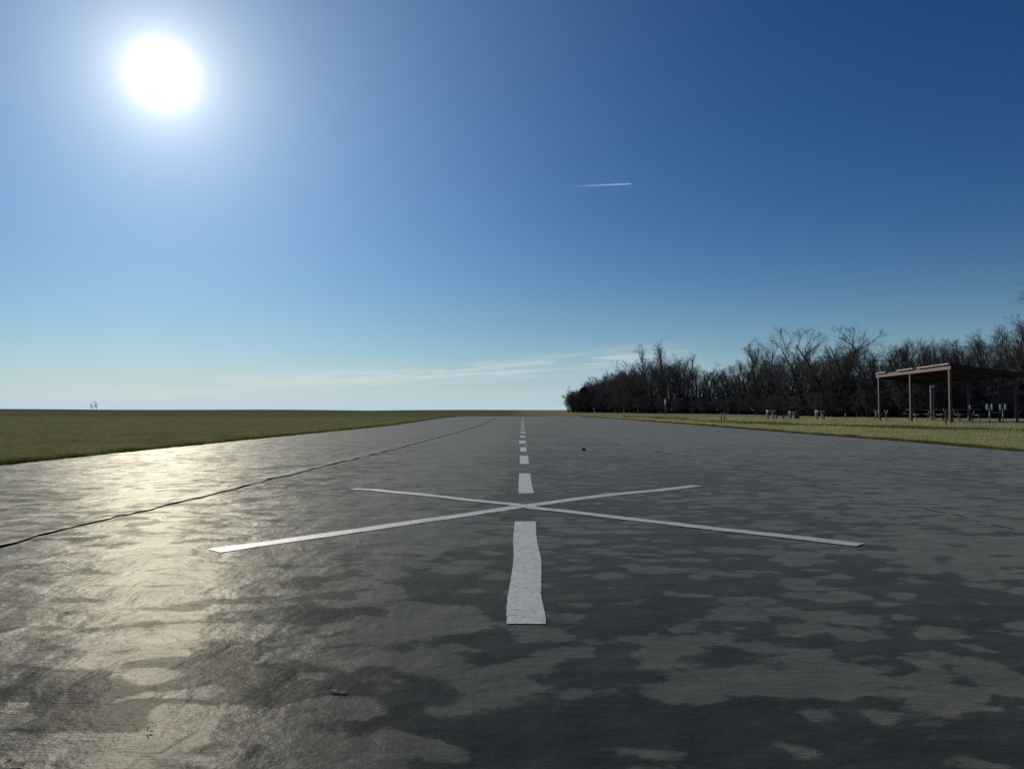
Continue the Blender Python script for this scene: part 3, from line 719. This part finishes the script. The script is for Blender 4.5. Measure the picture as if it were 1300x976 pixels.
# concrete pad
mb = MB(); c0 = W(0.5, 0.5, 0.0)
pad_m = simple_mat('concrete_pad', (0.16, 0.15, 0.13), (0.26, 0.24, 0.21), 0.9, 3.0)
mb.box(Vector((c0.x, c0.y, -0.02)), (LEN * 1.04, DEP * 1.1, 0.08), rz=math.atan2(ax.y, ax.x)); mb.build('floor_slab', pad_m, root)

# picnic tables
def picnic(u, dist, rz, label, L_=1.8):
    x = U(u, dist); r = tag(empty('picnic_table', (x, dist, 0.02), rz), label, 'picnic table', 'picnic tables under the shelter')
    mb = MB()
    for k in range(5): mb.box((0, (k - 2) * 0.15, 0.74), (L_, 0.138, 0.04), bev=0.006)
    mb.build('tabletop', wood, r)
    for s_ in (-1, 1):
        mb = MB()
        for k in (0, 1): mb.box((0, s_ * (0.66 + k * 0.15), 0.45), (L_, 0.138, 0.04), bev=0.006)
        mb.build('seat', wood, r)
    for s_ in (-1, 1):
        e = s_ * (L_ / 2 - 0.28)
        for q in (-1, 1): MB().beam((e, q * 0.62, 0.0), (e, q * 0.24, 0.72), 0.04, 0.09).build('leg', dwood, r)
        MB().beam((e + 0.045, -0.80, 0.40), (e + 0.045, 0.80, 0.40), 0.04, 0.09).build('crossbar', dwood, r)
    return r
picnic(1170, 53.5, R(-5), 'grey picnic table under the shelter between its left and middle front posts')
picnic(1200, 50.0, R(8), 'grey picnic table under the shelter between its middle and near corner posts', 1.7)
picnic(1226, 48.5, R(-12), 'dark picnic table under the shelter just right of its near corner post', 1.7)
x = U(1231, 48.4); o = MB().tube([(0, 0, 0), (0, 0, 0.17), (0, 0, 0.21), (0, 0, 0.26)], [0.045, 0.045, 0.02, 0.018], 10).build('bottle', white, None, True)
o.location = (x, 48.4, 0.78); tag(o, 'small white bottle standing on the dark picnic table right of the corner post', 'bottle')
# lamp under the roof
lx = W(0.93, 0.93, zt(0.93) - 0.47)
r = tag(empty('flood_lamp', (B0.x + lx.x, B0.y + lx.y, lx.z)), 'small white unlit lamp under the rear left corner of the shelter roof', 'lamp')
MB().box((0, 0, 0), (0.24, 0.16, 0.17), bev=0.03).build('housing', white, r); MB().beam((0, 0, 0.08), (0, 0, 0.20), 0.03, 0.03).build('bracket', alu, r)
# tall thin mast behind the shelter
x = U(1184.7, 61); r = tag(empty('mast', (x, 61, 0)), 'tall thin pale mast rising behind the shelter roof', 'mast')
MB().tube([(0, 0, -0.1), (0, 0, 3.0)], 0.045, 8).build('lower_tube', alu, r, True); MB().tube([(0, 0, 2.9), (0, 0, Z(431, 61))], [0.03, 0.022], 8).build('upper_tube', alu, r, True)
# board on two posts right of the shelter
y = 50.0; r = tag(empty('notice_board', (U(1279, y), y, 0), R(-30)), 'dark maroon board on two posts behind the right end of the shelter', 'board')
for s_ in (-1, 1): MB().box((s_ * 0.45, 0.06, 1.3), (0.13, 0.10, 2.75)).build('post', dwood, r)
MB().box((0, 0, 1.68), (0.80, 0.05, 1.12), bev=0.01).build('board_panel', maroon, r)
MB().box((0, 0.02, 2.30), (1.1, 0.14, 0.08)).build('cap_rail', dwood, r)
padm = simple_mat('grey_foam_pad', (0.28, 0.29, 0.33), (0.40, 0.41, 0.46), 0.8, 9.0)
# aircraft stands with two padded forks
def stand(u1, u2, dist, h, fw, label, m, vee):
    x1, x2 = U(u1, dist), U(u2, dist); cx = (x1 + x2) / 2; r = tag(empty('model_stand', (cx, dist, 0)), label, 'stand')
    for x_ in (x1 - cx, x2 - cx):
        MB().tube([(x_, 0, -0.08), (x_, 0, h - fw * 0.9)], 0.032, 8).build('leg', m, r, True)
        a = fw / 2; t_ = 0.07 * fw / 0.33
        if vee: o_ = MB().tube([(x_ - a, 0, h), (x_ - a * 0.85, 0, h - fw * 0.45), (x_ - a * 0.45, 0, h - fw * 0.85), (x_, 0, h - fw), (x_ + a * 0.45, 0, h - fw * 0.85), (x_ + a * 0.85, 0, h - fw * 0.45), (x_ + a, 0, h)], 0.03, 8)
        else: o_ = MB().box((x_, 0, h - fw + 0.03), (fw, 0.09, 0.07), bev=0.012).box((x_ - a + 0.04, 0, h - fw * 0.44), (0.085, 0.1, fw * 0.88), bev=0.02).box((x_ + a - 0.04, 0, h - fw * 0.44), (0.085, 0.1, fw * 0.88), bev=0.02)
        o_.build('fork', white if vee else padm, r)
    MB().tube([(x1 - cx + 0.03, 0, h * 0.56), (x2 - cx - 0.03, 0, h * 0.56)], 0.025, 8).build('crossbar', m, r, True)
    for x_ in (x1 - cx, x2 - cx): MB().beam((x_, -0.25, 0.0), (x_, 0.25, 0.0), 0.05, 0.05).build('foot', m, r)
    return r
stand(1256, 1273, 40.5, 1.05, 0.33, 'grey pipe stand with two U-shaped cradles on the lawn right of the shelter', alu, False)
stand(1111.5, 1124.5, 52.5, 0.74, 0.21, 'low pale stand with two small forks beside the far left post of the shelter', alu, True)
# small work tables on the lawn
def work_table(u, dist, wpx, vtop, label):
    x = U(u, dist); wd = wpx / F * dist; h = Z(vtop, dist) - 0.02; r = tag(empty('work_table', (x, dist, -0.02)), label, 'table', 'small tables on the lawn')
    MB().box((0, 0, h - 0.07), (wd, wd * 0.9, 0.15), bev=0.012).build('tabletop', pale_w, r)
    for sx_ in (-1, 1):
        for sy in (-1, 1): MB().box((sx_ * (wd / 2 - 0.06), sy * (wd * 0.45 - 0.06), (h - 0.15) / 2), (0.09, 0.09, h - 0.15)).build('leg', dwood if sy < 0 else pale_w, r)
work_table(978, 66, 9.0, 520.0, 'small pale-topped work table farthest left on the right lawn')
work_table(1005.5, 65, 7.5, 521.5, 'small pale-topped work table at the right end of the low bench')
work_table(1040.5, 60, 9.5, 520.3, 'lone small pale-topped work table midway between low bench and shelter')
r = tag(empty('bench', (U(994, 64), 64, -0.02)), 'low pale bench between two small work tables', 'bench')
MB().box((0, 0, 0.27), (1.35, 0.32, 0.07), bev=0.01).build('seat', pale_w, r)
for s_ in (-1, 0, 1): MB().box((s_ * 0.58, 0, 0.118), (0.09, 0.26, 0.236)).build('leg', dwood, r)
x = U(1011.5, 66); r = tag(empty('stump', (x, 66, -0.03)), 'low dark stump just right of the second small work table', 'stump')
MB().tube([(0, 0, 0), (0, 0, 0.1), (0.02, 0, 0.3)], [0.26, 0.21, 0.18], 10).build('wood_core', dwood, r)
# stakes, poles
def stake(name, u, dist, vtop, rr_, m, label, cat, lean=0.0, cap=None):
    h = Z(vtop, dist); r = tag(empty(name, (U(u, dist), dist, 0)), label, cat)
    MB().tube([(0, 0, -0.08), (lean * h, 0, h)], [rr_, rr_ * 0.9], 8).build('shaft', m, r, True)
    if cap: MB().tube([(lean * h, 0, h - 0.01), (lean * h, 0, h + 0.05)], [rr_ * 1.5, rr_ * 0.7], 8).build('cap', cap, r, True)
    return r
stake('stake', 915.2, 52, 524.2, 0.035, redp, 'left one of two thin red stakes standing in the lawn', 'stake', 0.03, redp)
stake('stake', 919.4, 52, 524.0, 0.035, redp, 'right one of two thin red stakes standing in the lawn', 'stake', -0.02, redp)
stake('pole', 844.8, 120, 507, 0.10, alu, 'thin pale pole in front of the far wood', 'pole', 0.0, white)
stake('stake', 1073, 63, 525, 0.04, alu, 'short pale stake on the lawn between lone work table and shelter', 'stake', 0.0, white)
stake('stake', 1200.4, 37.5, 524.5, 0.035, dwood, 'short dark stake on the lawn in front of the shelter near its corner post', 'stake', 0.0, dwood)
# red folding chair beside the corner post
y = 46.6; r = tag(empty('folding_chair', (U(1204, y), y, 0.0), R(25)), 'small faded red folding chair at the near corner post of the shelter', 'chair')
for s_ in (-1, 1):
    MB().tube([(s_ * 0.19, -0.2, 0), (s_ * 0.19, 0.05, 0.42), (s_ * 0.19, 0.2, 0.80)], 0.017, 6).build('leg', redp, r, True)
    MB().tube([(s_ * 0.165, 0.22, 0), (s_ * 0.165, -0.16, 0.42)], 0.017, 6).build('leg', redp, r, True)
MB().box((0, -0.02, 0.435), (0.37, 0.36, 0.025), bev=0.006).build('seat', redp, r); MB().box((0, 0.18, 0.70), (0.36, 0.03, 0.18), rx=-0.35).build('backrest', redp, r)

# ------------------------------------------------------------------ crumbs on the runway
clodm = simple_mat('dry_clod', (0.05, 0.045, 0.04), (0.09, 0.08, 0.07), 0.9, 30.0)
leafm = simple_mat('dry_leaf', (0.035, 0.022, 0.014), (0.07, 0.045, 0.028), 0.85, 40.0)
def leaf(u, v, s_, label, seed, n=1):
    rg = random.Random(seed); x, y = P(u, v); z = zr(x, y, 0.003); mb = MB(); k = 9
    L_ = s_ * 0.8; a0 = rg.uniform(-0.5, 0.5)
    for q in range(k + 1):
        f = q / k; wd = 0.34 * L_ * math.sin(math.pi * f) ** 0.7 * (1 + 0.35 * rg.uniform(-1, 1)); cz = 0.07 * L_ * math.sin(math.pi * f) * rg.uniform(0.6, 1.3)
        for sx_ in (-1, 0, 1):
            px, py = (f - 0.5) * L_, sx_ * wd
            mb.v.append(Vector((px * math.cos(a0) - py * math.sin(a0), px * math.sin(a0) + py * math.cos(a0), cz + (0.05 * L_ * abs(sx_)) * rg.uniform(0.5, 1.2))))
    for q in range(k):
        for j in (0, 1): mb.f.append((3 * q + j, 3 * q + j + 1, 3 * q + j + 4, 3 * q + j + 3))
    r = empty('dead_leaf', (x, y, z)); bl = mb.build('blade', leafm, r, True)
    MB().tube([(-0.5 * L_ * math.cos(a0), -0.5 * L_ * math.sin(a0), 0.01), (-0.85 * L_ * math.cos(a0 + .2), -0.85 * L_ * math.sin(a0 + .2), 0.12 * L_)], 0.0012, 5).build('stem', leafm, r)
    return tag(r, label, 'leaf')
leaf(427, 879, 0.034, 'small curled dead leaf on the runway left of and below the nearest stripe', 1)
leaf(436, 880, 0.024, 'tiny dead leaf scrap touching the curled leaf on its right', 2)
leaf(192, 931, 0.014, 'tiny dark leaf crumb on the near left of the runway', 3)
leaf(22, 975, 0.040, 'dark dead leaf at the bottom left corner of the picture', 4)
leaf(513, 617, 0.05, 'small dark leaf scrap lying beyond the left arm of the painted cross', 5)
leaf(519, 618.5, 0.04, 'second small dark scrap just right of another beyond the painted cross', 6)
leaf(1246, 667, 0.05, 'small dark leaf crumb on the right seam of the runway', 8)
x, y = P(741, 571.5); r = tag(empty('clod', (x, y, zr(x, y, 0.0))), 'small dark round clod lying on the runway right of the centre line', 'clod')
bm_ = MB(); pr_ = [0.0, 0.05, 0.065, 0.05, 0.015]; bm_.tube([(0, 0, 0), (0.003, 0, 0.008), (0, 0.003, 0.024), (-0.003, 0, 0.042), (0, 0, 0.052)], [0.025, 0.034, 0.036, 0.025, 0.008], 9); bm_.build('lump', clodm, r, True)

# ------------------------------------------------------------------ contrail, a real streak of ice cloud 9 km up
mc = bpy.data.materials.new('contrail_ice'); mc.use_nodes = True; t = NT(mc.node_tree); t.n.clear()
gx = t.xyz(t.node('ShaderNodeTexCoord').outputs['Generated'])
tr = t.node('ShaderNodeBsdfTransparent'); df = t.node('ShaderNodeBsdfTranslucent'); d2 = t.node('ShaderNodeBsdfDiffuse'); ad = t.node('ShaderNodeAddShader'); mx = t.node('ShaderNodeMixShader')
df.inputs[0].default_value = rgb(0.9, 0.92, 0.95); d2.inputs[0].default_value = rgb(0.9, 0.92, 0.95)
t.l.new(df.outputs[0], ad.inputs[0]); t.l.new(d2.outputs[0], ad.inputs[1])
lw = t.node('ShaderNodeLayerWeight'); lw.inputs[0].default_value = 0.5
al = t.math('MULTIPLY', t.ramp(gx[0], 0.0, 0.85, 0.0, 0.10), t.math('SUBTRACT', 1.0, lw.outputs['Facing']))
al = t.math('MULTIPLY', al, t.ramp(t.noise(t.mapping(t.node('ShaderNodeTexCoord').outputs['Generated'], (9, 2, 2)), 1.0, 4), 0.2, 0.6, 0.6, 1.0))
t.put(mx.inputs[0], al); t.l.new(tr.outputs[0], mx.inputs[1]); t.l.new(ad.outputs[0], mx.inputs[2])
ot = t.node('ShaderNodeOutputMaterial'); t.l.new(mx.outputs[0], ot.inputs[0])
def far_pt(u, v, y): return Vector((U(u, y), y, Z(v, y)))
Yc = 30000
pts = [far_pt(718 + (804 - 718) * i / 24, 235.2 - 4.2 * (i / 24) ** 0.8, Yc) for i in range(25)]
o = MB().tube(pts, [60 - 28 * (i / 24) for i in range(24)] + [4], 10).build('contrail', mc, None, True)
tag(o, 'short white contrail high in the clear blue sky above the wood', 'contrail')
